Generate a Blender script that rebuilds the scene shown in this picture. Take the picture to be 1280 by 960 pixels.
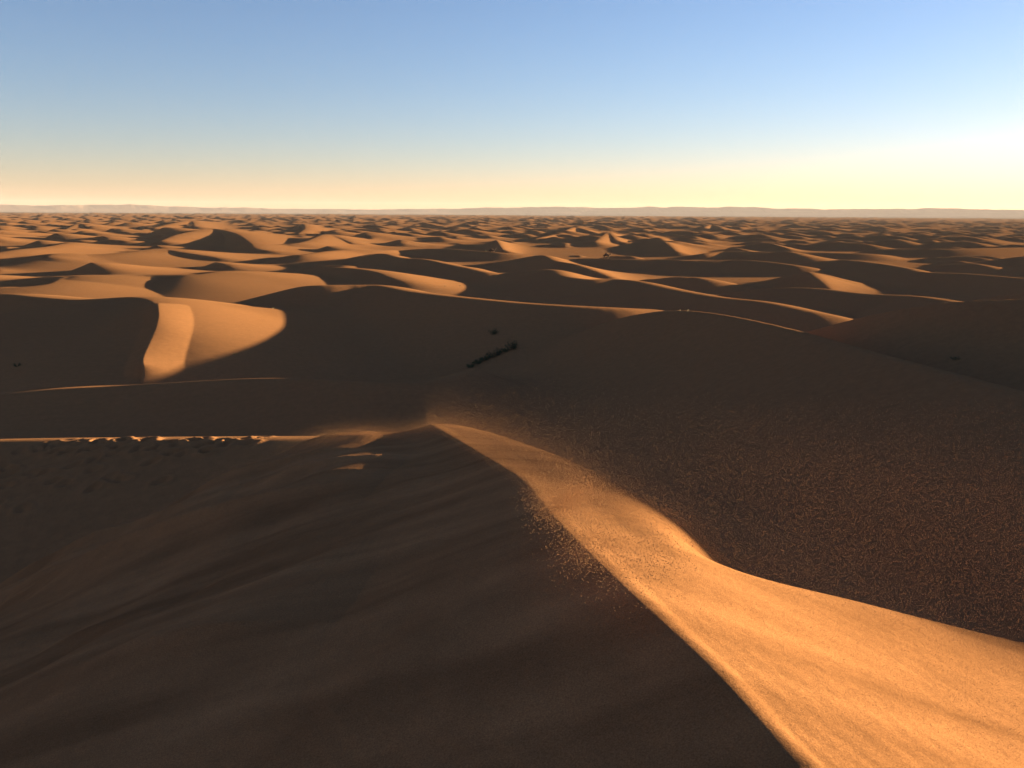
import bpy, bmesh, math, random
import numpy as np
from mathutils import Vector, Matrix, Euler

R = math.radians
for o in list(bpy.data.objects):
    bpy.data.objects.remove(o, do_unlink=True)
scene = bpy.context.scene
COL = scene.collection

# ------------------------------------------------------------------ camera
CAM_Z = 18.0
F_PX = 1108.0                      # focal length in photograph pixels (1280 wide)
PITCH = math.atan(213.0 / F_PX)
ROLL = R(0.34)
cam_data = bpy.data.cameras.new('camera')
cam = bpy.data.objects.new('camera', cam_data)
COL.objects.link(cam)
cam_data.sensor_width = 36.0
cam_data.lens = 36.0 * F_PX / 1280.0
cam_data.clip_start = 0.05
cam_data.clip_end = 120000.0
CAM_M = (Matrix.Rotation(math.pi / 2 - PITCH, 3, 'X') @ Matrix.Rotation(ROLL, 3, 'Z'))
cam.matrix_world = Matrix.Translation((0, 0, CAM_Z)) @ CAM_M.to_4x4()
scene.camera = cam

# ------------------------------------------------------------------ sky, sun, exposure
SUN_AZ, SUN_EL = R(60.0), R(5.2)
world = bpy.data.worlds.new('World')
scene.world = world
world.use_nodes = True
wn = world.node_tree.nodes
wl = world.node_tree.links
bg = wn['Background']
sky = wn.new('ShaderNodeTexSky')
sky.sky_type = 'NISHITA'
sky.sun_disc = False
sky.sun_elevation = SUN_EL
sky.sun_rotation = SUN_AZ
sky.altitude = 500
sky.air_density = 1.0
sky.dust_density = 0.25
sky.ozone_density = 4.0
tint = wn.new('ShaderNodeMix')
tint.data_type = 'RGBA'
tint.blend_type = 'MULTIPLY'
tint.inputs['Factor'].default_value = 1.0
tint.inputs[7].default_value = (2.50, 1.60, 1.46, 1)      # the phone's white balance, over the whole sky alike
wl.new(sky.outputs['Color'], tint.inputs[6])
wl.new(tint.outputs[2], bg.inputs['Color'])
bg.inputs['Strength'].default_value = 0.0195

sun_data = bpy.data.lights.new('sun', 'SUN')
sun_data.energy = 5.0
sun_data.angle = R(0.53)
sun_data.color = (1.0, 0.77, 0.45)
sun = bpy.data.objects.new('sun', sun_data)
COL.objects.link(sun)
SUN_DIR = Vector((math.sin(SUN_AZ) * math.cos(SUN_EL), math.cos(SUN_AZ) * math.cos(SUN_EL), math.sin(SUN_EL)))
sun.rotation_euler = (-SUN_DIR).to_track_quat('-Z', 'Y').to_euler()
sun.location = SUN_DIR * 60 + Vector((0, 0, 30))

scene.view_settings.view_transform = 'Standard'
scene.view_settings.look = 'None'
scene.view_settings.gamma = 1.0
scene.view_settings.exposure = 3.3
scene.view_settings.use_curve_mapping = False
scene.cycles.max_bounces = 6
scene.cycles.volume_bounces = 1

# ------------------------------------------------------------------ small helpers
rng = np.random.default_rng(7)
random.seed(7)
CM = np.array(CAM_M)


def ray(px, py):
    d = CM @ np.array([(px - 640.0) / F_PX, -(py - 480.0) / F_PX, -1.0])
    return d


def hit(px, py, z):
    """photo pixel -> world point on the level plane of height z"""
    d = ray(px, py)
    t = (z - CAM_Z) / d[2]
    return np.array([d[0] * t, d[1] * t, z])


def sstep(a, b, x):
    t = np.clip((x - a) / (b - a), 0, 1)
    return t * t * (3 - 2 * t)


def smax(a, b, k):
    h = np.maximum(k - np.abs(a - b), 0) / k
    return np.maximum(a, b) + h * h * k * 0.25


def dense(pts, n):
    """resample a 3-D polyline smoothly (Catmull-Rom)"""
    P = np.array(pts, float)
    if len(P) > 2:
        Q = np.vstack([2 * P[0] - P[1], P, 2 * P[-1] - P[-2]])
        out = []
        for i in range(1, len(Q) - 2):
            t = np.linspace(0, 1, 12, endpoint=False)[:, None]
            p0, p1, p2, p3 = Q[i - 1], Q[i], Q[i + 1], Q[i + 2]
            out.append(0.5 * (2 * p1 + (p2 - p0) * t + (2 * p0 - 5 * p1 + 4 * p2 - p3) * t * t + (-p0 + 3 * p1 - 3 * p2 + p3) * t ** 3))
        P = np.vstack(out + [P[-1:]])
    L = np.r_[0, np.cumsum(np.linalg.norm(np.diff(P[:, :2], axis=0), axis=1))]
    s = np.linspace(0, L[-1], n)
    return np.stack([np.interp(s, L, P[:, k]) for k in range(P.shape[1])], 1)


def vnoise(x, y, seed=0):
    """smooth value noise in -1..1"""
    xi = np.floor(x).astype(np.int64)
    yi = np.floor(y).astype(np.int64)
    xf = x - xi
    yf = y - yi

    def h(a, b):
        n = (a * 374761393 + b * 668265263 + seed * 974634777) & 0x7fffffff
        n = ((n ^ (n >> 13)) * 1274126177) & 0x7fffffff
        n = n ^ (n >> 16)
        return (n & 0xffff) / 32767.5 - 1.0
    u = xf * xf * xf * (xf * (xf * 6 - 15) + 10)
    v = yf * yf * yf * (yf * (yf * 6 - 15) + 10)
    return (h(xi, yi) * (1 - u) + h(xi + 1, yi) * u) * (1 - v) + (h(xi, yi + 1) * (1 - u) + h(xi + 1, yi + 1) * u) * v


def fbm(x, y, seed=0, o=3):
    s = 0
    a = 1.0
    for k in range(o):
        s = s + a * vnoise(x * 2 ** k, y * 2 ** k, seed + k)
        a *= 0.5
    return s


# ------------------------------------------------------------------ terrain heights
S_DIR = np.array([math.sin(SUN_AZ), math.cos(SUN_AZ)])       # horizontal direction to the sun (and the wind)
U_DIR = np.array([-S_DIR[1], S_DIR[0]])

# polar sheet round the photographer: fine where the photograph looks, coarse elsewhere
th_in = np.linspace(R(-33.5), R(33.5), 760)
th = np.r_[th_in, np.linspace(R(33.5), R(100), 110)[1:], np.linspace(R(100), R(326.5), 70)[1:-1]]
rr = np.r_[np.geomspace(0.35, 1.6, 24, endpoint=False), np.geomspace(1.6, 12, 430, endpoint=False),
           np.geomspace(12, 28, 110, endpoint=False), np.geomspace(28, 38, 120, endpoint=False), np.geomspace(38, 60, 60, endpoint=False), np.geomspace(60, 400, 370, endpoint=False),
           np.geomspace(400, 3000, 310, endpoint=False), np.geomspace(3000, 9000, 70, endpoint=False),
           np.geomspace(9000, 24000, 8)]
NT, NR = len(th), len(rr)
TH, RR = np.meshgrid(th, rr)
X = (RR * np.sin(TH)).astype(np.float32)
Y = (RR * np.cos(TH)).astype(np.float32)
th_c = np.where(th > math.pi, th - 2 * math.pi, th)


def height_field(X, Y, win=None):
    pass


Z = (0.35 * fbm(X / 90.0, Y / 90.0, 3, 2)).astype(np.float32) * (RR < 9000)


def window(cx, cy, rad):
    """index slices of the polar sheet that cover a disc"""
    d = math.hypot(cx, cy)
    i0 = np.searchsorted(rr, max(0.0, d - rad))
    i1 = np.searchsorted(rr, d + rad)
    if d <= rad * 1.02:
        return slice(i0, i1), np.arange(NT)
    a = math.atan2(cx, cy)
    da = math.asin(min(1, rad / d))
    dd = np.abs((th - a + math.pi) % (2 * math.pi) - math.pi)
    return slice(i0, i1), np.nonzero(dd < da + 0.01)[0]


def ridge(C, wS, wL, rho_s=0.9, rho_l=0.12, zf=0.0, k=0.8, lin=False):
    """add one dune: C = crest points (x,y,z); wS / wL = run-out on the sunward (stoss) and lee side
    in units of the dune's own height; the lee side is the steep slip face"""
    global Z
    C = np.asarray(C, float)
    H = C[:, 2] - zf
    reach = 4.2 * max(wS, wL) * H.max()
    c0 = C[:, :2].mean(0)
    rad = np.linalg.norm(C[:, :2] - c0, axis=1).max() + reach
    si, js = window(c0[0], c0[1], rad)
    if len(js) == 0 or si.stop <= si.start:
        return
    if js[-1] - js[0] + 1 == len(js):
        js = slice(js[0], js[-1] + 1)
    x = X[si, js]
    y = Y[si, js]
    best = np.full(x.shape, -1e3, np.float32)
    T = np.gradient(C[:, :2], axis=0)
    T /= np.linalg.norm(T, axis=1)[:, None] + 1e-9
    for q in range(len(C)):
        if H[q] <= 0.02:
            continue
        dx = x - np.float32(C[q, 0])
        dy = y - np.float32(C[q, 1])
        d = np.sqrt(dx * dx + dy * dy) + 1e-4
        n = np.array([T[q, 1], -T[q, 0]])
        if n @ S_DIR < 0:
            n = -n
        n = n * 0.75 + S_DIR * 0.25
        n /= np.linalg.norm(n)
        c = (dx * n[0] + dy * n[1]) / d                     # +1 sunward, -1 lee
        b = 0.5 + 0.5 * c
        b = b * b * (3 - 2 * b)
        bp = 0 if lin else b
        w = (wL + (wS - wL) * b) * H[q]
        rho = rho_l + (rho_s - rho_l) * b
        u = d / w
        ur = np.sqrt(u * u + rho * rho) - rho
        v = 1.0 - ur
        g = bp * np.exp(-ur) + (1 - bp) * (v + np.sqrt(v * v + 0.09)) * 0.489
        np.maximum(best, zf + H[q] * g, out=best)
    Z[si, js] = smax(Z[si, js], best, k)


def pts(*a):
    return [hit(*p) for p in a]


# ---- far dune field: thousands of short crests lying across the wind
hand = []          # plan points of the hand-placed crests, kept clear of random ones


def mid(*a, wS=None, wL=None, n=None, zf=0.0, rho_s=None, rho_l=0.06, k=0.6):
    P = dense(pts(*a), 40)
    az = math.degrees(math.atan2(P[:, 0].mean(), P[:, 1].mean()))
    wS = wS or float(np.interp(az, [-16, -6], [5.0, 2.4]))
    rho_s = rho_s or float(np.interp(az, [-16, -6], [.9, .5]))
    wL = wL or float(np.interp(az, [-16, -6], [2.6, 4.6]))
    L = np.linalg.norm(np.diff(P[:, :2], axis=0), axis=1).sum()
    P = dense(pts(*a), n or int(min(120, max(16, L / .95))))
    hand.append((P, wS, wL, zf, rho_s, rho_l, k))


# crests read from the photograph (pixel, pixel, assumed crest height in metres)
mid((360, 364, 4.6), (378, 359, 6.6), (400, 357, 7.2), (440, 356.5, 7.2), (475, 357, 7.2), (512, 364, 7.2), (560, 370, 7.3), (640, 378, 7.6), (700, 382, 7.7), (760, 385, 7.6), (805, 387, 7.3), wS=2.6, wL=3.6, rho_s=.3, rho_l=.05)
mid((385, 337, 3.2), (415, 334, 4.2), (434, 335, 4.6), (456, 337, 4.7), (475, 341, 4.6), (490, 347, 4.2), (505, 352, 3.6), (527, 356, 2.6))
mid((430, 327, 2.5), (455, 320, 3.6), (479, 317, 4.2), (501, 322, 4.3), (531, 324, 4.4), (559, 330, 4.3), (584, 335, 4.2), (606, 340, 3.8), (640, 343, 3.0), wL=5.0)
mid((500, 313, 2.2), (531, 311, 3.2), (559, 311, 3.6), (587, 313, 3.7), (616, 315, 3.6), (650, 318, 2.8), (680, 321, 1.8), wL=5.0)
mid((610, 343, 2.6), (657, 339, 4.0), (682, 337, 4.5), (695, 338, 4.5), (706, 345, 4.3), (734, 349, 4.2), (770, 349, 4.2), (800, 352, 4.3), (840, 361, 4.6), (896, 371, 4.8), (952, 377, 4.8), (1000, 387, 4.4), (1030, 394, 3.8), wL=5.0)
mid((655, 326, 2.4), (678, 319, 3.8), (695, 326, 3.8), (717, 330, 3.8), (736, 336, 3.5), (759, 345, 2.6))
mid((700, 325, 2.6), (732, 323, 3.2), (783, 324, 3.5), (826, 324, 3.6), (868, 326, 3.7), (915, 325, 4.0), (947, 326, 4.1), (990, 331, 3.4), (1015, 335, 2.4), wL=5.0)
mid((975, 352, 2.2), (990, 345, 3.2), (1009, 340, 4.6), (1028, 346, 3.6), (1052, 350, 2.6), wL=2.4)
mid((1009, 340, 5.0), (1020, 349, 3.9), (1034, 361, 2.4), wS=1.8, wL=2.2)
mid((950, 363, 3.4), (984, 360, 4.2), (1027, 361, 4.7), (1080, 367, 5.0), (1143, 370, 5.2), (1181, 375, 5.2), (1218, 381, 5.1), (1280, 385, 5.0), (1340, 392, 4.6), wL=5.0)
mid((1010, 328, 2.6), (1040, 326, 3.4), (1059, 325, 3.8), (1096, 329, 4.1), (1134, 335, 4.2), (1155, 340, 4.2), (1209, 342, 4.3), (1280, 348, 4.3), (1340, 354, 4.0), wL=5.0)
mid((880, 317, 2.6), (906, 314, 3.2), (960, 315, 3.4), (1010, 315, 3.4), (1080, 317, 3.0), (1110, 319, 2.2), wL=5.0)
mid((1090, 313, 2.6), (1120, 311, 3.4), (1180, 311, 3.8), (1240, 310, 3.9), (1300, 309, 3.8), wL=5.0)
# left half
mid((-60, 372, 4.8), (5, 368, 5.6), (47, 371.5, 5.7), (94, 375, 5.8), (131, 374, 6.1), (169, 372, 6.5), (190, 376, 6.9), (197, 385, 7.0), (198, 400, 6.5), (195, 418, 5.6), (187, 445, 4.2), (181, 470, 2.9), (180, 490, 1.9), wS=3.4, wL=2.8, rho_s=.5, rho_l=.03, k=.4)
mid((186, 424, 4.9), (160, 441, 4.2), (125, 463, 3.4), (85, 486, 2.6), wS=3.5, wL=4.0, rho_s=.8, rho_l=.8, k=1.0)
mid((190, 377, 6.3), (228, 382, 6.0), (292, 384, 5.8), (339, 387, 5.4), (375, 391, 4.8), wS=3.0, wL=5.6, rho_s=.15, rho_l=.5)
mid((-40, 364, 3.4), (0, 361, 4.0), (60, 355, 4.4), (80, 347, 4.6), (107, 345, 4.8), (150, 344, 4.6), (200, 344, 4.6), (237, 344, 4.8), (271, 340, 5.0), (290, 341, 4.8), (305, 346, 4.2), (331, 349, 3.4), (346, 353, 2.4), wS=5.0, wL=2.8)
mid((60, 320, 3.6), (70, 317, 4.0), (110, 318, 3.6), (150, 316, 3.8), (195, 311, 4.4), (230, 316, 3.6), (262, 321, 2.6))
mid((200, 301, 3.0), (225, 292, 4.6), (262, 286, 5.6), (292, 291, 5.0), (312, 303, 4.2), (318, 310, 3.2), (340, 315, 2.0), wL=2.3)
mid((-20, 318, 3.0), (20, 312, 3.8), (60, 308, 3.6), (85, 303, 2.4))
mid((320, 313, 2.4), (345, 306, 3.4), (380, 302, 4.2), (405, 293, 4.6), (420, 296, 4.0), (440, 304, 2.6))
mid((355, 321, 2.4), (380, 318, 3.4), (420, 313, 3.6), (470, 313, 3.0), (500, 312, 2.0))
mid((365, 286, 3.2), (378, 280, 4.4), (381, 285, 4.2), (372, 292, 3.0))
mid((80, 287, 3.0), (98, 279, 4.2), (110, 284, 3.6), (125, 286, 2.0))
mid((190, 285, 3.2), (210, 280, 4.4), (237, 275, 5.2), (243, 283, 3.6))
mid((620, 300, 3.0), (622, 303, 3.4), (628, 312, 2.6), wL=2.2)
mid((670, 298, 2.6), (700, 291, 3.4), (718, 284, 4.2), (735, 288, 3.4), (755, 294, 2.4))
mid((735, 300, 2.6), (745, 301, 3.6), (760, 290, 4.4), (765, 294, 4.0), (775, 302, 2.8), (800, 302, 2.0))
mid((810, 300, 3.0), (823, 297, 4.0), (835, 305, 3.8), (845, 314, 2.6))
mid((940, 305, 2.6), (960, 304, 3.4), (980, 309, 2.6), wL=3.2)
mid((1165, 301, 3.0), (1182, 295, 4.2), (1207, 302, 2.6))
mid((880, 284, 3.4), (890, 281, 4.6), (912, 287, 2.8))
mid((580, 275, 4.0), (592, 268.5, 6.2), (603, 274, 4.4), wL=2.2)

NH = len(hand)
HP = np.vstack([h[0] for h in hand])


def random_field():
    # poisson-ish jittered grid in the wind frame
    n_ok = 0
    ring = [(175, 900, 41, 30), (900, 2600, 62, 44), (2600, 7500, 130, 95)]
    for r0, r1, su, st in ring:
        us = np.arange(-r1, r1, su)
        ts = np.arange(-r1, r1, st)
        U, T = np.meshgrid(us, ts)
        U = U + rng.uniform(-.45, .45, U.shape) * su + (np.arange(len(ts)) % 2)[:, None] * su * .5
        T = T + rng.uniform(-.42, .42, T.shape) * st
        px = U * U_DIR[0] + T * S_DIR[0]
        py = U * U_DIR[1] + T * S_DIR[1]
        r = np.hypot(px, py)
        a = np.arctan2(px, py)
        ok = (r > r0) & (r < r1) & (a > R(-36)) & (a < (R(75) if r1 < 1000 else R(42)))
        for x, y in zip(px[ok], py[ok]):
            d = np.hypot(x, y)
            if d < 480:
                dd = np.hypot(HP[:, 0] - x, HP[:, 1] - y).min()
                if dd < 19 + 0.015 * d:
                    continue
            H = float(np.clip(rng.normal(3.3, 1.1), 1.2, 6.2))
            big = vnoise(np.array([x / 300.0]), np.array([y / 300.0]), 11)[0]
            H *= 1.0 + 0.30 * big
            if d > 2600:
                H *= 1.35
            L = su * rng.uniform(.45, .95)
            n = 13 if d < 900 else (9 if d < 2600 else 7)
            s = np.linspace(-1, 1, n)
            bow = rng.uniform(-.1, .34) * L * .5
            ang = rng.normal(0, .28)
            wob = rng.uniform(-.10, .10) * L
            u = s * L * .5
            t = -bow * s ** 2 * -1 * -1 + wob * np.sin(s * 3.1 + rng.uniform(0, 6))
            cu = u * math.cos(ang) - t * math.sin(ang)
            ct = u * math.sin(ang) + t * math.cos(ang)
            C = np.stack([x + cu * U_DIR[0] + ct * S_DIR[0], y + cu * U_DIR[1] + ct * S_DIR[1],
                          H * (1 - .72 * np.abs(s) ** 1.9) * (1 + .07 * np.sin(s * 7 + x))], 1)
            az = math.degrees(math.atan2(x, y))
            ridge(C, rng.uniform(.85, 1.15) * np.interp(az, [-16, 4], [4.8, 2.6]), rng.uniform(.85, 1.15) * np.interp(az, [-16, 4], [2.2, 4.4]), rho_s=.7, rho_l=.06, zf=0.0, k=.6)
            n_ok += 1
    return n_ok


n_far = random_field()
for (P, wS, wL, zf, rs, rl, k) in hand:
    ridge(P, wS, wL, rs, rl, zf, k)

# ---- the bigger dunes round the photographer
# D: long dark dune on the right; its crest runs away from the photographer
ridge(dense(pts((1420, 530, 9.6), (1280, 490, 10.0), (1180, 463, 10.1), (1100, 442, 10.1), (1000, 414, 10.0), (930, 398, 9.8), (880, 390, 9.7), (840, 388, 9.4), (800, 393, 8.6), (770, 400, 7.6)), 160), 1.7, 2.0, .02, .05, 0.0, .8)
# C: ridge across the left middle distance
ridge(dense(pts((-120, 512, 1.9), (0, 497, 2.7), (100, 486, 3.4), (240, 477, 4.4), (330, 473, 4.9), (400, 475, 5.2), (470, 478, 5.3), (540, 477, 5.2), (590, 462, 4.8)), 170), 2.0, 2.8, .10, .03, 0.0, 1.2)
# G: trampled ridge
ridge(dense(pts((-160, 557, 7.8), (0, 553, 8.6), (150, 551.5, 9.2), (270, 551, 9.6), (330, 551, 9.8), (400, 551, 10.0), (470, 549, 10.2), (550, 549, 10.3)), 150), 1.6, 2.6, .2, .05, 0.0, 1.0)


def uplane(t, u, z):
    return np.array([S_DIR[0] * t + U_DIR[0] * u, S_DIR[1] * t + U_DIR[1] * u, z])


# E: unseen tall dune added towards the sun, shaped to shade the foreground hollow
ridge(dense([uplane(115, -70, 18), uplane(104, -30, 21), uplane(100, -8, 22.0), uplane(100, 0, 22.4), uplane(100, 2.2, 23.2), uplane(100, 3.4, 24.4), uplane(100, 4.6, 25.2), uplane(100, 6, 24.95), uplane(100, 9, 24.3), uplane(100, 13, 23.3), uplane(100, 17, 21)], 160), 1.5, 1.4, .02, .02, 0.0, .6, lin=True)

# F: another dune added outside the picture to shade the hollow behind the dark dune
ridge(dense([uplane(118, 22, 9), uplane(124, 34, 10.5), uplane(130, 48, 10.5), uplane(134, 60, 9.5), uplane(137, 72, 7.5), uplane(140, 84, 5.5)], 40), 3.0, 2.6, .3, .05, 0.0, .8)

# J: a shoulder added just outside the picture to shade the dark dune's crest
ridge(dense([uplane(64, 12, 12.4), uplane(63, 26, 12.8), uplane(62, 36, 12.3), uplane(62, 44, 11), uplane(62, 52, 8.6), uplane(62, 58, 6.5)], 40), 2.2, 1.8, .1, .05, 0.0, .8)

# ---- the photographer's own dune
R1 = dense(pts((1000, 960, 16.38), (900, 846, 16.45), (800, 750, 16.5), (720, 672, 16.45), (680, 628, 16.32), (650, 596, 16.2), (600, 565, 15.95), (540, 530, 15.6)), 80)
tan0 = R1[0] - R1[4]
back = [R1[0] + tan0 / np.linalg.norm(tan0[:2]) * s for s in (12.0, 6.0, 3.0, 1.5, .6)]
for b in back:
    b[2] = 16.38
R1x = np.vstack([back, R1])
oy = np.argsort(R1x[:, 1])
P_tip = R1[-1]


def tps_fit(P, lam=0.0):
    d = np.linalg.norm(P[:, None, :2] - P[None, :, :2], axis=2)
    K = d * d * np.log(d + 1e-9)
    n = len(P)
    A = np.zeros((n + 3, n + 3))
    A[:n, :n] = K + lam * np.eye(n)
    A[:n, n] = 1
    A[:n, n + 1:] = P[:, :2]
    A[n:, :n] = A[:n, n:].T
    return np.linalg.solve(A, np.r_[P[:, 2], 0, 0, 0])


def tps_eval(P, w, x, y):
    out = w[-3] + w[-2] * x + w[-1] * y
    for i in range(len(P)):
        d2 = (x - P[i, 0]) ** 2 + (y - P[i, 1]) ** 2
        out += w[i] * 0.5 * d2 * np.log(d2 + 1e-9)
    return out


nose = np.array([(-1.0, 11.2, 15.15), (-1.2, 13, 14.5), (-1.8, 18, 13.0), (-2.6, 25, 11.2), (-3.2, 32, 9.0), (-4, 45, 3.0), (-4.5, 58, -8.0)])
R1n = np.vstack([R1x[oy], nose])
# sunlit right-hand side: bright strip, shallow trough, second edge
E2r = dense(pts((1280, 805, 15.48), (1170, 778, 15.72), (1060, 748, 15.97), (950, 722, 16.20), (850, 697, 16.38)), 12)
E2r = np.vstack([[E2r[0] + np.array(v) for v in ((16, -6, -4.0), (7, -1.6, -1.3), (3.5, -.4, -.55), (1.2, .02, -.16))], E2r])
E2l = np.vstack([E2r[-1:], dense(pts((850, 697, 16.38), (790, 664, 16.36), (735, 626, 16.24), (690, 594, 16.1), (640, 564, 15.92), (590, 544, 15.72), (540, 530, 15.6)), 24)[1:], nose])
E2l[1:-len(nose), 0] = np.maximum(E2l[1:-len(nose), 0], np.interp(E2l[1:-len(nose), 1], R1n[:, 1], R1n[:, 0]) + .04)


def poly_sd(x, y, C):
    """distance to a polyline, height there, and side (+ left of travel)"""
    d2 = np.full(x.shape, 1e9)
    zz = np.zeros(x.shape)
    side = np.zeros(x.shape)
    for i in range(len(C) - 1):
        a, b = C[i], C[i + 1]
        ex, ey = b[0] - a[0], b[1] - a[1]
        ll = ex * ex + ey * ey + 1e-12
        t = np.clip(((x - a[0]) * ex + (y - a[1]) * ey) / ll, 0, 1)
        qx = x - a[0] - t * ex
        qy = y - a[1] - t * ey
        dd = qx * qx + qy * qy
        m = dd < d2
        d2 = np.where(m, dd, d2)
        zz = np.where(m, a[2] + t * (b[2] - a[2]), zz)
        side = np.where(m, np.sign(ex * (y - a[1]) - ey * (x - a[0])), side)
    return np.sqrt(d2), zz, side


near = slice(0, np.searchsorted(rr, 70.0))
x = X[near].astype(float)
y = Y[near].astype(float)
yc = np.clip(y, -20, 60)
xc = np.interp(yc, R1n[:, 1], R1n[:, 0])
zc = np.interp(yc, R1n[:, 1], R1n[:, 2])
lat = x - xc                                     # + right of the crest, - left
# left face: an even slope, bending over along a soft spur that runs left from the tip
rl = .02 + .35 * np.maximum(y - P_tip[1] - .3, 0)
LEFT_SLOPE = .37
left = LEFT_SLOPE * (np.sqrt(lat * lat + rl ** 2) - rl)
ysp = P_tip[1] - 0.10 * np.maximum(0, P_tip[0] - x)
q = np.maximum(y - (ysp - .5), 0)
qd = np.where(q < 4.0, q * q / 11.0, 16 / 11.0 + (q - 4) * .72)
zl = zc - left - qd * sstep(0, 3.0, -lat)
# right: surface between the crest and the second edge ...
ctrl = np.vstack([R1n[2:-5][::4], R1n[-10:-5], E2r[1:], E2l[1:-4:2],
                  pts((900, 745, 16.36), (1000, 800, 16.24), (1100, 852, 16.13), (1200, 902, 16.02), (1300, 950, 15.94)),
                  np.array([(4.2, 1.5, 15.5), (3, .4, 15.85), (2, -1.5, 16.0), (5, -6, 15.2)])])
keep = [0]
for i in range(1, len(ctrl)):
    if np.hypot(*(ctrl[keep, :2] - ctrl[i, :2]).T).min() > 0.05:
        keep.append(i)
ctrl = ctrl[keep]
tw = tps_fit(ctrl, 2e-3)
zin = tps_eval(ctrl, tw, x, y)
# ... and beyond the edge: a sharp fall on the right, a long rounded shoulder towards the tip
dR, zR, sR = poly_sd(x, y, E2r)
dL, zL, sL = poly_sd(x, y, E2l)
outside = (np.where(dR < dL, sR, sL) < 0) | (y > P_tip[1] - .05)
kk = 0.25 * np.minimum(dR, dL) + 1e-3
dmin = -smax(-dR, -dL, kk)
wR = 1 / (dR ** 2 + .01)
wL_ = 1 / (dL ** 2 + .01)
wr = wR / (wR + wL_)
zedge = zR * wr + zL * (1 - wr)
rho = .05 * wr + .8 * (1 - wr)
fall = .72 * (np.sqrt(dmin ** 2 + rho ** 2) - rho)
zr = np.where(outside, zedge - fall, zin)
zcrest = zc - .03 * np.maximum(lat, 0)
tmix = sstep(0, .12, lat)
zr = np.where(outside, zr, zcrest * (1 - tmix) + zr * tmix)
near_dune = np.where(lat < 0, zl, zr)


# wind-cut steps on the shaded face: each has a sharp crest, a short fall towards the camera side and a long back
def on_left_face(px, py):
    d = ray(px, py)
    d = d / np.hypot(d[0], d[1])
    t = np.linspace(1.5, 13, 600)
    p = np.stack([d[0] * t, d[1] * t, CAM_Z + d[2] * t], 1)
    c = np.interp(p[:, 1], R1n[:, 1], R1n[:, 2]) - LEFT_SLOPE * np.maximum(0, np.interp(p[:, 1], R1n[:, 1], R1n[:, 0]) - p[:, 0])
    qq = np.maximum(p[:, 1] - (P_tip[1] - .10 * np.maximum(0, P_tip[0] - p[:, 0]) - .5), 0)
    g = p[:, 2] - (c - qq * qq / 11)
    k = np.nonzero(g < 0)[0]
    return p[k[0]] if len(k) else None


steps = [
    ([(-20, 900), (80, 870), (200, 835), (330, 800), (430, 770)], .06, .4, 1.5),
    ([(60, 810), (140, 792), (220, 770)], .04, .3, .8),
]
steps = [([q_ for q_ in (on_left_face(*p) for p in l_) if q_ is not None], A_, a_, b_) for l_, A_, a_, b_ in steps]
for p0, p1, A_ in (((-5.0, 7.98), (-1.1, 7.22), .17), ((-6.0, 9.1), (-2.7, 8.5), .075), ((-3.9, 9.4), (-1.5, 8.95), .065), ((-3.0, 8.65), (-1.0, 8.2), .065),
                   ((-5.6, 8.45), (-3.9, 8.15), .05), ((-2.6, 9.95), (-1.15, 9.55), .012), ((-2.1, 7.8), (-.7, 7.45), .035)):
    m_ = ((p0[0] + p1[0]) / 2, (p0[1] + p1[1]) / 2 - .06)
    steps.append(([np.array([*p0, 0.]), np.array([*m_, 0.]), np.array([*p1, 0.])], A_, .24 if A_ < .1 else .5, .9 if A_ < .1 else 1.7))
nl = slice(np.searchsorted(rr, 2.0), np.searchsorted(rr, 18.0))
xs_, ys_ = x[nl], y[nl]
add = np.zeros(xs_.shape)
for line, A, wn_, wf_ in steps:
    P = dense(line, 26)
    P[:, 2] = np.sin(np.linspace(0.0, 1, 26) * math.pi) ** .9 * A
    d, a, sd = poly_sd(xs_, ys_, P)
    nearside = sd < 0                          # lines run left to right, so the camera is on the right-hand side
    d = d * (1 + .25 * vnoise(xs_ * 1.3, ys_ * 1.3, 77))
    dd = np.where(nearside, np.sqrt(d * d + .02 ** 2) / wn_, np.sqrt(d * d + .015 ** 2) / wf_)
    add += 2.4 * a * np.exp(-dd * 1.2)
und = .05 * fbm((xs_ * .85 + ys_ * .5) * .35, (-xs_ * .5 + ys_ * .85) * 1.1, 51, 3)
edge = sstep(-.05, -.9, lat[nl])
near_dune[nl] += (add + und) * edge
# the spur's back carries a low swell that just reaches the sunlight
sw = np.array([(P_tip[0] - k_, P_tip[1] - .10 * k_ + .15, .24 * (1 - k_ / 4.6) ** .8 * float(sstep(-.3, 2.0, k_))) for k_ in np.linspace(0, 4.5, 14)])
d, a, sd = poly_sd(xs_, ys_, sw)
wv = np.where(sd > 0, .75, 1.1)                 # travel is leftwards: the camera is on the left-hand side
near_dune[nl] += a * np.exp(-(d / wv) ** 2) * sstep(0, .8, -lat[nl])
Z[near] = smax(Z[near], near_dune.astype(np.float32), 1.2)
# wind smooths the sunlit shoulder
si_ = slice(np.searchsorted(rr, 3.4), np.searchsorted(rr, 10.0))
A0 = Z[si_].astype(float)
A1 = A0.copy()
for _ in range(45):
    A1 = .25 * (np.roll(A1, 1, 1) + np.roll(A1, -1, 1)) + .5 * A1
    up_ = np.vstack([A1[:1], A1[:-1]])
    dn_ = np.vstack([A1[1:], A1[-1:]])
    A1 = .25 * (up_ + dn_) + .5 * A1
mk = sstep(.05, .25, lat[si_]) * sstep(3.4, 3.9, rr[si_])[:, None] * sstep(10.0, 9.0, rr[si_])[:, None] * sstep(2.6, 1.2, X[si_])
Z[si_] = (A0 * (1 - mk) + A1 * mk).astype(np.float32)

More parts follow.
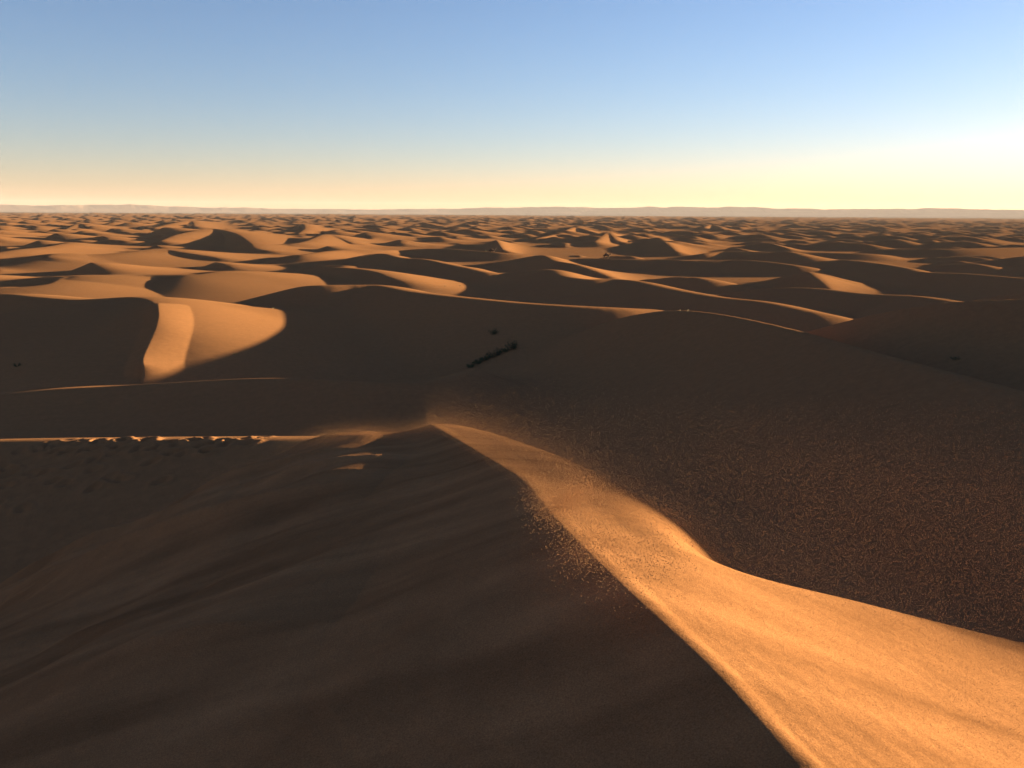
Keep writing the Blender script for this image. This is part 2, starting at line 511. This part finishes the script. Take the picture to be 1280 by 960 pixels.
# ---- avalanche strip below the crest of the sunlit dune on the left
li = slice(np.searchsorted(rr, 70.0), np.searchsorted(rr, 118.0))
lx, ly = X[li].astype(float), Y[li].astype(float)
sp = dense(pts((197, 384, 6.9), (198, 400, 6.5), (195, 418, 5.6), (187, 445, 4.2), (181, 470, 2.9), (180, 484, 2.3)), 40)
sp[:, 2] = np.linspace(.35, .75, 40)
d, a, sd = poly_sd(lx, ly, sp)
ledge = np.where(sd > 0, np.maximum(0, 1 - d / 3.6), np.maximum(0, 1 - d / 1.6))
Z[li] += (a * ledge * (ly > sp[:, 1].min() - 3)).astype(np.float32)

# ---- footprints along the trampled ridge
gi = slice(np.searchsorted(rr, 27.5), np.searchsorted(rr, 39.0))
gx, gy = X[gi].astype(float), Y[gi].astype(float)
gadd = np.zeros(gx.shape)
g_line = dense(pts((-30, 554, 8.5), (0, 553, 8.6), (150, 551.5, 9.2), (270, 551, 9.6), (325, 552, 9.5)), 200)
for k in range(150):
    p = g_line[int(rng.integers(0, 200))]
    row = k % 5 == 0
    off = rng.normal(-3.0, .3) if row else rng.uniform(-1.3, .15)
    cx, cy = p[0] + rng.normal(0, .1), p[1] + off
    if row:
        cx = g_line[min(199, 20 + k)][0]
    a = rng.normal(.3, .5)
    ex, ey = (gx - cx) * math.cos(a) + (gy - cy) * math.sin(a), -(gx - cx) * math.sin(a) + (gy - cy) * math.cos(a)
    d2 = (ex / .24) ** 2 + (ey / .17) ** 2
    gadd += -.09 * np.exp(-d2) + .045 * np.exp(-(np.sqrt(d2) - 1.7) ** 2 * 3)
Z[gi] += np.clip(gadd, -.14, .08).astype(np.float32)

# ------------------------------------------------------------------ terrain mesh
co = np.empty((NR * NT + 1, 3), np.float32)
co[:-1, 0] = X.ravel()
co[:-1, 1] = Y.ravel()
co[:-1, 2] = Z.ravel()
co[-1] = (0, 0, Z[0].mean())
i = np.arange(NR - 1)[:, None]
j = np.arange(NT)[None, :]
j2 = (j + 1) % NT
quads = np.stack([i * NT + j, i * NT + j2, (i + 1) * NT + j2, (i + 1) * NT + j], -1).reshape(-1, 4)[:, ::-1]
fan = np.stack([np.full(NT, NR * NT), (np.arange(NT) + 1) % NT, np.arange(NT)], -1)
me = bpy.data.meshes.new('sand_dunes')
nq, nf = len(quads), len(fan)
me.vertices.add(len(co))
me.vertices.foreach_set('co', co.ravel())
me.loops.add(nq * 4 + nf * 3)
me.loops.foreach_set('vertex_index', np.r_[quads.ravel(), fan.ravel()].astype(np.int32))
me.polygons.add(nq + nf)
me.polygons.foreach_set('loop_start', np.r_[np.arange(nq) * 4, nq * 4 + np.arange(nf) * 3].astype(np.int32))
me.polygons.foreach_set('use_smooth', np.ones(nq + nf, bool))
me.update(calc_edges=True)
me.validate()
terrain = bpy.data.objects.new('sand_dunes', me)
COL.objects.link(terrain)
terrain['kind'] = 'structure'


def mat(name):
    m = bpy.data.materials.new(name)
    m.use_nodes = True
    nt = m.node_tree
    return m, nt.nodes, nt.links, nt.nodes['Principled BSDF']


def sand_material():
    m, N, L, B = mat('sand')
    B.inputs['Roughness'].default_value = 1.0
    B.inputs['Specular IOR Level'].default_value = 0.0
    B.inputs['Diffuse Roughness'].default_value = 0.25
    geo = N.new('ShaderNodeNewGeometry')

    def noise(scale, detail, rough=.6):
        n = N.new('ShaderNodeTexNoise')
        n.inputs['Scale'].default_value = scale
        n.inputs['Detail'].default_value = detail
        n.inputs['Roughness'].default_value = rough
        L.new(geo.outputs['Position'], n.inputs['Vector'])
        return n

    def mixc(fac, a, b, blend='MIX'):
        k = N.new('ShaderNodeMix')
        k.data_type = 'RGBA'
        k.blend_type = blend
        for v, idx in ((fac, 0), (a, 6), (b, 7)):
            if hasattr(v, 'links'):
                L.new(v, k.inputs[idx])
            else:
                k.inputs[idx].default_value = v
        return k.outputs[2]

    def ramp(src, lo, hi, c0=(0, 0, 0, 1), c1=(1, 1, 1, 1)):
        r = N.new('ShaderNodeValToRGB')
        r.color_ramp.elements[0].position = lo
        r.color_ramp.elements[1].position = hi
        r.color_ramp.elements[0].color = c0
        r.color_ramp.elements[1].color = c1
        L.new(src, r.inputs[0])
        return r.outputs[0]
    big = noise(.02, 3)
    col = mixc(ramp(big.outputs[0], .35, .65), (.228, .108, .046, 1), (.208, .102, .045, 1))
    midn = noise(2.2, 9, .72)
    col = mixc(1.0, col, ramp(midn.outputs[0], .30, .70, (.88, .88, .88, 1), (1.13, 1.12, 1.11, 1)), 'MULTIPLY')
    # pale and dark colour streaks standing in for light contrast on the near slope
    mps = N.new('ShaderNodeMapping')
    mps.inputs['Rotation'].default_value = (0, 0, -R(90) + SUN_AZ + R(-28))
    mps.inputs['Scale'].default_value = (.22, 2.4, 1)
    L.new(geo.outputs['Position'], mps.inputs['Vector'])
    stn = N.new('ShaderNodeTexNoise')
    stn.inputs['Scale'].default_value = 1.0
    stn.inputs['Detail'].default_value = 4
    stn.inputs['Distortion'].default_value = .6
    L.new(mps.outputs[0], stn.inputs['Vector'])
    ln0 = N.new('ShaderNodeVectorMath')
    ln0.operation = 'DISTANCE'
    ln0.inputs[1].default_value = (0, 5, 16)
    L.new(geo.outputs['Position'], ln0.inputs[0])
    nearm = N.new('ShaderNodeMapRange')
    nearm.inputs['From Min'].default_value = 7
    nearm.inputs['From Max'].default_value = 16
    nearm.inputs['To Min'].default_value = 1
    nearm.inputs['To Max'].default_value = .12
    L.new(ln0.outputs['Value'], nearm.inputs['Value'])
    col = mixc(nearm.outputs[0], col, ramp(stn.outputs[0], .30, .70, (.76, .755, .75, 1), (1.22, 1.22, 1.22, 1)), 'MULTIPLY')
    grain = noise(160, 3, .7)
    col = mixc(1.0, col, ramp(grain.outputs[0], .25, .75, (.62, .60, .58, 1), (1.40, 1.40, 1.40, 1)), 'MULTIPLY')
    ln = N.new('ShaderNodeVectorMath')
    ln.operation = 'LENGTH'
    L.new(geo.outputs['Position'], ln.inputs[0])
    far = N.new('ShaderNodeMapRange')
    far.inputs['From Min'].default_value = 6800
    far.inputs['From Max'].default_value = 8200
    L.new(ln.outputs['Value'], far.inputs['Value'])
    col = mixc(far.outputs[0], col, (.13, .095, .07, 1))          # the dune field ends on a gravel plain
    L.new(col, B.inputs['Base Color'])
    # fine relief: faint wind ripples and grains, only where they are near enough to have a size
    wave = N.new('ShaderNodeTexWave')
    wave.inputs['Scale'].default_value = 2.6
    wave.inputs['Distortion'].default_value = 5.0
    wave.inputs['Detail'].default_value = 2.0
    wave.inputs['Detail Scale'].default_value = .6
    mp = N.new('ShaderNodeMapping')
    mp.inputs['Rotation'].default_value = (0, 0, -R(90) + SUN_AZ)
    L.new(geo.outputs['Position'], mp.inputs['Vector'])
    L.new(mp.outputs[0], wave.inputs['Vector'])
    patch = ramp(noise(.35, 2).outputs[0], .45, .65)
    bw = N.new('ShaderNodeMath')
    bw.operation = 'MULTIPLY'
    L.new(wave.outputs['Fac'], bw.inputs[0])
    L.new(patch, bw.inputs[1])
    b1 = N.new('ShaderNodeBump')
    b1.inputs['Strength'].default_value = .25
    b1.inputs['Distance'].default_value = .008
    L.new(bw.outputs[0], b1.inputs['Height'])
    b2 = N.new('ShaderNodeBump')
    b2.inputs['Strength'].default_value = .35
    b2.inputs['Distance'].default_value = .006
    L.new(grain.outputs[0], b2.inputs['Height'])
    L.new(b1.outputs[0], b2.inputs['Normal'])
    b3 = N.new('ShaderNodeBump')
    b3.inputs['Strength'].default_value = .35
    b3.inputs['Distance'].default_value = .05
    L.new(midn.outputs[0], b3.inputs['Height'])
    L.new(b2.outputs[0], b3.inputs['Normal'])
    L.new(b3.outputs[0], B.inputs['Normal'])
    return m


me.materials.append(sand_material())

# ------------------------------------------------------------------ far mountains
MR = 20000.0


def mountains():
    n = 420
    az = np.linspace(R(-44), R(52), n)
    # crest outline: mean height of the range per bearing, in metres at its distance
    key = [(-44, 120), (-30, 118), (-27, 128), (-24, 150), (-21, 138), (-18, 112), (-14, 100), (-10, 95), (-6, 108), (0, 150), (3, 185), (5, 160), (8, 185), (12, 195), (15, 190), (17, 160), (20, 150), (24, 165), (27, 170), (29, 150), (32, 175), (42, 190), (52, 170)]
    hk = np.interp(np.degrees(az), [k[0] for k in key], [k[1] for k in key])
    h = hk * (1 + .06 * fbm(az * 60, az * 0 + 3, 5, 4)) + 9 * fbm(az * 25, az * 0 + 8, 9, 3)
    prof = [(0, 0), (350, .22), (700, .42), (950, .72), (1100, .97), (1250, 1.0), (1700, .85), (2400, 0)]
    v = []
    for k, (dr, f) in enumerate(prof):
        wob = 110 * fbm(az * 30, az * 0 + k * .35, 21, 3) * (0 < k < len(prof) - 1)
        r = MR - 1200 + dr + wob
        gul = 1 + .08 * fbm(az * 140, az * 0 + k * .8, 31, 3) * (0 < k < 4)
        v.append(np.stack([r * np.sin(az), r * np.cos(az), h * f * gul - 3], 1))
    V = np.vstack(v)
    F = []
    for k in range(len(prof) - 1):
        for i in range(n - 1):
            F.append((k * n + i, k * n + i + 1, (k + 1) * n + i + 1, (k + 1) * n + i))
    me = bpy.data.meshes.new('mountains')
    me.from_pydata(V.tolist(), [], [f[::-1] for f in F])
    me.update()
    o = bpy.data.objects.new('mountains', me)
    COL.objects.link(o)
    o['kind'] = 'structure'
    m, N, L, B = mat('mountain_rock')
    B.inputs['Roughness'].default_value = 1
    B.inputs['Specular IOR Level'].default_value = 0
    nz = N.new('ShaderNodeTexNoise')
    nz.inputs['Scale'].default_value = .002
    nz.inputs['Detail'].default_value = 6
    g = N.new('ShaderNodeNewGeometry')
    L.new(g.outputs['Position'], nz.inputs['Vector'])
    r = N.new('ShaderNodeValToRGB')
    r.color_ramp.elements[0].color = (.10, .07, .055, 1)
    r.color_ramp.elements[1].color = (.15, .10, .075, 1)
    L.new(nz.outputs[0], r.inputs[0])
    L.new(r.outputs[0], B.inputs['Base Color'])
    me.materials.append(m)


mountains()

# ------------------------------------------------------------------ haze
def haze():
    me = bpy.data.meshes.new('haze')
    bm = bmesh.new()
    bmesh.ops.create_cube(bm, size=1.0)
    bm.to_mesh(me)
    bm.free()
    o = bpy.data.objects.new('haze', me)
    COL.objects.link(o)
    z0, z1 = float(Z.min()) - 6, 300.0
    o.scale = (52000, 52000, z1 - z0)
    o.location = (0, 0, (z0 + z1) / 2)
    o['kind'] = 'stuff'
    o['label'] = 'pale dusty evening haze over the dune field'
    m, N, L, B = mat('haze')
    N.remove(B)
    v = N.new('ShaderNodeVolumePrincipled')
    v.inputs['Color'].default_value = (.44, .42, .45, 1)
    v.inputs['Density'].default_value = HAZE
    v.inputs['Anisotropy'].default_value = .0
    L.new(v.outputs[0], N['Material Output'].inputs['Volume'])
    me.materials.append(m)


HAZE = 2.2e-5
haze()

# ------------------------------------------------------------------ placing things on the sand
def ground(x, y):
    """height of the sheet under a plan point (bilinear in the polar grid)"""
    r = math.hypot(x, y)
    a = math.atan2(x, y) % (2 * math.pi)
    tt = th % (2 * math.pi)
    jj = int(np.argmin(np.abs((tt - a + math.pi) % (2 * math.pi) - math.pi)))
    ii = min(max(np.searchsorted(rr, r) - 1, 0), NR - 2)
    f = (r - rr[ii]) / (rr[ii + 1] - rr[ii])
    return float(Z[ii, jj] * (1 - f) + Z[ii + 1, jj] * f)


def on_sand(px, py, r0=1.5):
    """where the sight line through a photo pixel first meets the sand"""
    d = ray(px, py)
    d = d / np.hypot(d[0], d[1])
    a = math.atan2(d[0], d[1]) % (2 * math.pi)
    jj = int(np.argmin(np.abs((th % (2 * math.pi)) - a)))
    k = np.nonzero((CAM_Z + d[2] * rr <= Z[:, jj]) & (rr > r0))[0]
    i1 = k[0] if len(k) else NR - 60
    g1 = CAM_Z + d[2] * rr[i1] - Z[i1, jj]
    g0 = CAM_Z + d[2] * rr[i1 - 1] - Z[i1 - 1, jj]
    f = g0 / (g0 - g1 + 1e-9) if g0 > 0 else 1
    r = rr[i1 - 1] + f * (rr[i1] - rr[i1 - 1])
    x, y = d[0] * r, d[1] * r
    return Vector((x, y, ground(x, y)))


def on_crest(px, py, r0, r1):
    """top of the crest line that the photograph shows nearest to a pixel"""
    d = ray(px, py)
    a = math.atan2(d[0], d[1]) % (2 * math.pi)
    jj = int(np.argmin(np.abs((th % (2 * math.pi)) - a)))
    el = (Z[:, jj] - CAM_Z) / rr
    run = np.maximum.accumulate(np.where(rr > 2, el, -9))
    want = d[2] / math.hypot(d[0], d[1])
    best, bi = 9, None
    for i_ in range(1, NR - 1):
        if r0 < rr[i_] < r1 and el[i_] >= run[i_] - 1e-6 and el[i_] > el[i_ + 1]:
            if abs(el[i_] - want) < best:
                best, bi = abs(el[i_] - want), i_
    if bi is None:
        return on_sand(px, py, r0)
    bi -= 1                                    # just on the near side of the crest
    return Vector((float(X[bi, jj]), float(Y[bi, jj]), float(Z[bi, jj])))


def simple_mat(name, c0, c1, scale=8, rough=.9):
    m, N, L, B = mat(name)
    B.inputs['Roughness'].default_value = rough
    B.inputs['Specular IOR Level'].default_value = .1
    nz = N.new('ShaderNodeTexNoise')
    nz.inputs['Scale'].default_value = scale
    nz.inputs['Detail'].default_value = 4
    g = N.new('ShaderNodeTexCoord')
    L.new(g.outputs['Object'], nz.inputs['Vector'])
    r = N.new('ShaderNodeValToRGB')
    r.color_ramp.elements[0].position = .35
    r.color_ramp.elements[1].position = .65
    r.color_ramp.elements[0].color = (*c0, 1)
    r.color_ramp.elements[1].color = (*c1, 1)
    L.new(nz.outputs[0], r.inputs[0])
    L.new(r.outputs[0], B.inputs['Base Color'])
    return m


def tag(o, label, cat, group=None):
    o['label'] = label
    o['category'] = cat
    if group:
        o['group'] = group
    return o


# ------------------------------------------------------------------ camels
M_CAMEL = simple_mat('camel_hair', (.075, .042, .024), (.11, .065, .038), 3)


def camel(name, loc, heading, walking=True):
    """skeleton -> skin -> one continuous body; x is forward"""
    V, E, Rr = [], [], []

    def add(p, r, link=None):
        V.append(p)
        Rr.append(r if isinstance(r, tuple) else (r, r))
        if link is not None:
            E.append((link, len(V) - 1))
        return len(V) - 1
    up = 1.25 if walking else .48
    pel = add((-.62, 0, up + .12), (.26, .28))
    b1 = add((-.30, 0, up + .14), (.33, .36), pel)
    hump0 = add((.02, 0, up + .17), (.36, .40), b1)
    b2 = add((.38, 0, up + .12), (.34, .37), hump0)
    chest = add((.70, 0, up + .08), (.27, .32), b2)
    h1 = add((-.02, 0, up + .52), (.22, .24), hump0)
    add((-.06, 0, up + .78), (.09, .10), h1)
    n1 = add((.98, 0, up + .02), (.17, .20), chest)
    n2 = add((1.22, 0, up + .10), (.125, .14), n1)
    n3 = add((1.40, 0, up + .36), (.105, .11), n2)
    n4 = add((1.50, 0, up + .66), (.095, .10), n3)
    hd = add((1.58, 0, up + .86), (.115, .12), n4)
    h2 = add((1.76, 0, up + .84), (.095, .10), hd)
    add((1.95, 0, up + .77), (.065, .07), h2)
    for s in (-1, 1):
        e = add((1.53, s * .10, up + .98), .03, hd)
        add((1.50, s * .13, up + 1.04), .016, e)
    t = add((-.86, 0, up + .05), .06, pel)
    t = add((-.95, 0, up - .25), .03, t)
    add((-.93, 0, up - .52), .045, t)
    if walking:
        legs = [(-.60, 1, .22), (-.60, -1, -.20), (.62, 1, -.22), (.62, -1, .16)]
        for x0, s, sw in legs:
            hind = x0 < 0
            root = pel if hind else chest
            a = add((x0 + (.02 if hind else .02), s * .20, up - .18), (.17, .15) if hind else (.13, .13), root)
            k = add((x0 + sw * .4 + (.06 if hind else 0), s * .20, up - .55), .10, a)
            if hind:
                k = add((x0 + sw * .65 - .10, s * .19, up - .82), .08, k)
            f = add((x0 + sw, s * .19, .16), .065, k)
            add((x0 + sw + .04, s * .19, .05), (.085, .07), f)
    else:
        for x0, s in ((-.55, 1), (-.55, -1), (.62, 1), (.62, -1)):
            root = pel if x0 < 0 else chest
            a = add((x0 + (.30 if x0 < 0 else .06), s * .34, .26), .13, root)
            k = add((x0 + (.48 if x0 < 0 else .26), s * .36, .10), .08, a)
            f = add((x0 + (.05 if x0 < 0 else -.16), s * .36, .07), .055, k)
            add((x0 + (-.10 if x0 < 0 else -.30), s * .36, .07), .07, f)
    me = bpy.data.meshes.new(name)
    me.from_pydata(V, E, [])
    tmp = bpy.data.objects.new(name + '_skeleton', me)
    COL.objects.link(tmp)
    md = tmp.modifiers.new('skin', 'SKIN')
    md.use_smooth_shade = True
    for i, v in enumerate(me.skin_vertices[0].data if me.skin_vertices else []):
        v.radius = Rr[i]
    if not me.skin_vertices:
        bm = bmesh.new()
        bm.from_mesh(me)
        lay = bm.verts.layers.skin.verify()
        bm.verts.ensure_lookup_table()
        for i, v in enumerate(bm.verts):
            v[lay].radius = Rr[i]
            v[lay].use_root = (i == 0)
        bm.to_mesh(me)
        bm.free()
    else:
        me.skin_vertices[0].data[0].use_root = True
    sb = tmp.modifiers.new('sub', 'SUBSURF')
    sb.levels = sb.render_levels = 2
    dg = bpy.context.evaluated_depsgraph_get()
    body = bpy.data.meshes.new_from_object(tmp.evaluated_get(dg))
    bpy.data.objects.remove(tmp, do_unlink=True)
    body.name = name
    body.materials.clear()
    body.materials.append(M_CAMEL)
    o = bpy.data.objects.new(name, body)
    COL.objects.link(o)
    lowest = min(v.co.z for v in body.vertices)
    o.location = (loc[0], loc[1], loc[2] - lowest - .03)
    o.rotation_euler = (0, 0, heading)
    o.scale = (1.12, 1.12, 1.12)
    return o


c1 = camel('camel', on_crest(758, 323.8, 200, 420), R(8), True)
tag(c1, 'dark camel walking along a thin sunlit dune crest', 'camel')
c2 = camel('camel', on_crest(615, 314.2, 220, 520), R(-4), False)
tag(c2, 'dark camel lying down on a crest beside a bright sand slope', 'camel')

# ------------------------------------------------------------------ shrubs and tufts
M_LEAF = simple_mat('shrub_leaves', (.030, .042, .018), (.060, .070, .030), 6)
M_DRY = simple_mat('dry_grass', (.30, .24, .13), (.45, .37, .22), 6)
M_STEM = simple_mat('shrub_stem', (.055, .040, .028), (.09, .065, .045), 10)


def mesh_obj(name, V, F, m, parent):
    me = bpy.data.meshes.new(name)
    me.from_pydata(V, [], F)
    me.materials.append(m)
    o = bpy.data.objects.new(name, me)
    COL.objects.link(o)
    o.parent = parent
    return o


def shrub(name, loc, w, h, label, group=None, n_stem=14, leaves=240, leaf=M_LEAF, seed=0, spread=1.0):
    rg = random.Random(seed * 13 + 5)
    root = bpy.data.objects.new(name, None)
    root.empty_display_size = .2
    COL.objects.link(root)
    root.location = (loc[0], loc[1], loc[2] - .03)
    tag(root, label, 'shrub' if leaf is M_LEAF else 'grass tuft', group)
    SV, SF, LV, LF = [], [], [], []
    per = max(1, leaves // n_stem)
    for k in range(n_stem):
        a = rg.uniform(0, 2 * math.pi)
        rad = w * .5 * math.sqrt(rg.random()) * spread
        top = Vector((math.cos(a) * rad, math.sin(a) * rad, h * rg.uniform(.55, 1.0) * (1 - .45 * (rad / (w * .5)) ** 2)))
        base = Vector((math.cos(a) * rad * .18, math.sin(a) * rad * .18, -.08))
        bend = Vector((rg.uniform(-.1, .1) * w, rg.uniform(-.1, .1) * w, 0))
        path = [base.lerp(top, t) + bend * math.sin(t * math.pi) for t in (0, .35, .7, 1)]
        rs = [.018 * h, .014 * h, .009 * h, .003 * h]
        b0 = len(SV)
        for p, r in zip(path, rs):
            for q in range(4):
                SV.append((p.x + r * math.cos(q * math.pi / 2), p.y + r * math.sin(q * math.pi / 2), p.z))
        for sgm in range(3):
            for q in range(4):
                SF.append((b0 + sgm * 4 + q, b0 + sgm * 4 + (q + 1) % 4, b0 + sgm * 4 + 4 + (q + 1) % 4, b0 + sgm * 4 + 4 + q))
        for _ in range(per):
            t = rg.uniform(.25, 1.0)
            p = base.lerp(top, t) + bend * math.sin(t * math.pi) + Vector((rg.gauss(0, .05 * w), rg.gauss(0, .05 * w), rg.gauss(0, .04 * h)))
            p.z = max(p.z, .02)
            L_ = rg.uniform(.05, .11) * max(w, h)
            d = Vector((rg.gauss(0, 1), rg.gauss(0, 1), rg.gauss(.7, .7))).normalized()
            e = d.orthogonal().normalized() * L_ * .22
            b0 = len(LV)
            LV.extend([tuple(p), tuple(p + d * L_ * .5 + e), tuple(p + d * L_), tuple(p + d * L_ * .5 - e)])
            LF.append((b0, b0 + 1, b0 + 2, b0 + 3))
    mesh_obj('stems', SV, SF, M_STEM if leaf is M_LEAF else M_DRY, root)
    mesh_obj('foliage', LV, LF, leaf, root)
    return root


row = [((588, 459), 1.1, .45, 'lowest flat green shrub at the foot of the shrub row in the dark hollow'),
       ((597, 455), 1.3, .55, 'second low green shrub up the row in the dark hollow'),
       ((606, 451), 1.2, .65, 'third green shrub up the row in the dark hollow'),
       ((614, 447), 1.2, .75, 'middle green shrub, fourth up the row in the dark hollow'),
       ((622, 444), .9, 1.0, 'thin upright shrub in the gap of the row in the dark hollow'),
       ((631, 440), 1.3, .5, 'low spreading green shrub just below the tallest bush of the row'),
       ((640, 436.5), 1.5, 1.15, 'tallest dense dark bush at the top of the shrub row in the hollow')]
for k, ((px, py), w, h, lab) in enumerate(row):
    shrub('desert_shrub', on_sand(px, py, 60), w, h, lab, 'shrubs in a row along the hollow', 16, 420, seed=k)
shrub('desert_shrub', on_sand(616, 418, 60), 1.2, .8, 'lone dark shrub on the slope above the shrub row', None, 14, 360, seed=21)
shrub('desert_shrub', on_crest(607, 314, 220, 520), .9, 1.0, 'small dark shrub on the crest behind the lying camel', None, 12, 160, seed=22)
shrub('desert_shrub', on_sand(21, 458, 60), 1.0, .4, 'small dark shrub alone on the shaded slip face beside the sunlit bowl', None, 10, 160, seed=23)
shrub('desert_shrub', on_sand(1196, 449, 45), .9, .28, 'flat dark shrub on a little mound in the shaded valley', None, 12, 200, seed=24)
shrub('desert_shrub', on_sand(266, 449, 60), .5, .22, 'lower of two tiny dark tufts on the sunlit sand bowl', None, 7, 60, seed=25)
shrub('desert_shrub', on_sand(294, 443, 60), .6, .25, 'upper of two tiny dark tufts on the sunlit sand bowl', None, 7, 70, seed=26)
for k, (px, py) in enumerate(((850, 388.5), (861, 388.5), (292, 385), (341, 388.5))):
    lab = 'pale dry grass tuft on the rounded top of the dark dune' if k < 2 else 'pale dry grass tuft on the rim of the sunlit sand bowl'
    shrub('grass_tuft', on_crest(px, py, 30, 140), .30, .28, lab, 'grass tufts on the dark dune top' if k < 2 else 'grass tufts on the sunlit rim', 12, 40, M_DRY, 40 + k)
for k, (px, py) in enumerate(((556, 358), (575, 357.5), (605, 370))):
    shrub('desert_shrub', on_sand(px, py, 60), .8, .3, 'small dark tuft low in the shaded hollow behind the long crest', 'tufts in the far hollow', 8, 60, seed=60 + k)

# ------------------------------------------------------------------ wind-blown sand grains
def grains():
    P = []

    def surf(n, pix, rmin, rmax, h):
        pass
    # 1: streaming off the crest and down the sunlit shoulder
    n = 120000
    yy = rng.uniform(4.6, 13.0, n)
    xx = np.interp(yy, R1n[:, 1], R1n[:, 0]) + np.abs(rng.normal(0, 1.1, n)) - .10
    P.append((xx, yy, rng.exponential(.10, n), .0011))
    # 2: thin veil along the spur left of the tip
    n = 60000
    t = rng.uniform(0, 1, n) ** 1.3
    xx = P_tip[0] - t * 4.2 + rng.normal(0, .10, n)
    yy = P_tip[1] - .10 * (P_tip[0] - xx) * 1.0 + rng.normal(-.15, .35, n)
    P.append((xx, yy, rng.exponential(.045, n), .0010))
    # 3: grains drifting in the air over the shaded hollow on the right
    n = 420000
    yy = rng.uniform(4.2, 13.5, n)
    xx = np.interp(yy, R1n[:, 1], R1n[:, 0]) + rng.gamma(2.2, 1.7, n)
    zz = rng.uniform(15.1, 16.75, n) - .04 * xx
    P.append((xx, yy, zz, .0011))
    n = 150000
    xx = .6 + rng.gamma(2.5, .9, n)
    yy = rng.uniform(2.2, 5.2, n)
    P.append((xx, yy, rng.uniform(15.95, 16.95, n), .00075))
    # 4: two curls blown back over the shaded face
    for line in ([(672, 690), (700, 702), (722, 728), (722, 752), (745, 770)], [(722, 765), (770, 783), (830, 792)], [(690, 720), (705, 700), (740, 690)]):
        c = dense([on_left_face(*p) for p in line], 60)
        n = 4500
        k = rng.integers(0, 60, n)
        P.append((c[k, 0] + rng.normal(0, .06, n), c[k, 1] + rng.normal(0, .10, n), .25 + rng.exponential(.05, n), .0012))
    pos, rad = [], []
    tt = th % (2 * math.pi)
    for idx, (xx, yy, hh, r) in enumerate(P):
        rq = np.hypot(xx, yy)
        aq = np.arctan2(xx, yy) % (2 * math.pi)
        aq = np.where(aq > math.pi, aq - 2 * math.pi, aq)
        jj = np.clip(np.round((aq - th_in[0]) / (th_in[1] - th_in[0])).astype(int), 0, len(th_in) - 1)
        ii = np.clip(np.searchsorted(rr, rq), 0, NR - 1)
        gz = Z[ii, jj]
        z = hh if idx in (2, 3) else gz + hh
        ok = (z > gz + .002) & (rq > 2.6)
        if idx == 2:
            ok &= (CAM_Z - z) / rq > .185 + .09 * rng.uniform(0, 1, len(z)) ** .6
        pos.append(np.stack([xx, yy, z], 1)[ok])
        rad.append(r * rng.uniform(.6, 1.5, ok.sum()))
    pos = np.vstack(pos).astype(np.float32)
    rad = np.concatenate(rad).astype(np.float32)
    me = bpy.data.meshes.new('blowing_sand')
    me.vertices.add(len(pos))
    me.vertices.foreach_set('co', pos.ravel())
    at = me.attributes.new('grain_radius', 'FLOAT', 'POINT')
    at.data.foreach_set('value', rad)
    me.update()
    o = bpy.data.objects.new('blowing_sand', me)
    COL.objects.link(o)
    o['kind'] = 'stuff'
    o['label'] = 'fine sand grains blown off the sunlit dune crest'
    m, N, L, B = mat('airborne_sand')
    B.inputs['Base Color'].default_value = (.32, .17, .08, 1)
    B.inputs['Roughness'].default_value = 1
    B.inputs['Specular IOR Level'].default_value = 0
    ng = bpy.data.node_groups.new('sand_grains', 'GeometryNodeTree')
    ng.interface.new_socket('Geometry', in_out='INPUT', socket_type='NodeSocketGeometry')
    ng.interface.new_socket('Geometry', in_out='OUTPUT', socket_type='NodeSocketGeometry')
    gi_, go_ = ng.nodes.new('NodeGroupInput'), ng.nodes.new('NodeGroupOutput')
    mp = ng.nodes.new('GeometryNodeMeshToPoints')
    na = ng.nodes.new('GeometryNodeInputNamedAttribute')
    na.data_type = 'FLOAT'
    na.inputs['Name'].default_value = 'grain_radius'
    sm = ng.nodes.new('GeometryNodeSetMaterial')
    sm.inputs['Material'].default_value = m
    ng.links.new(gi_.outputs[0], mp.inputs['Mesh'])
    ng.links.new(na.outputs['Attribute'], mp.inputs['Radius'])
    ng.links.new(mp.outputs[0], sm.inputs[0])
    ng.links.new(sm.outputs[0], go_.inputs[0])
    me.materials.append(m)
    md = o.modifiers.new('grains', 'NODES')
    md.node_group = ng


grains()
print('random dunes', n_far, 'tris', nq * 2)
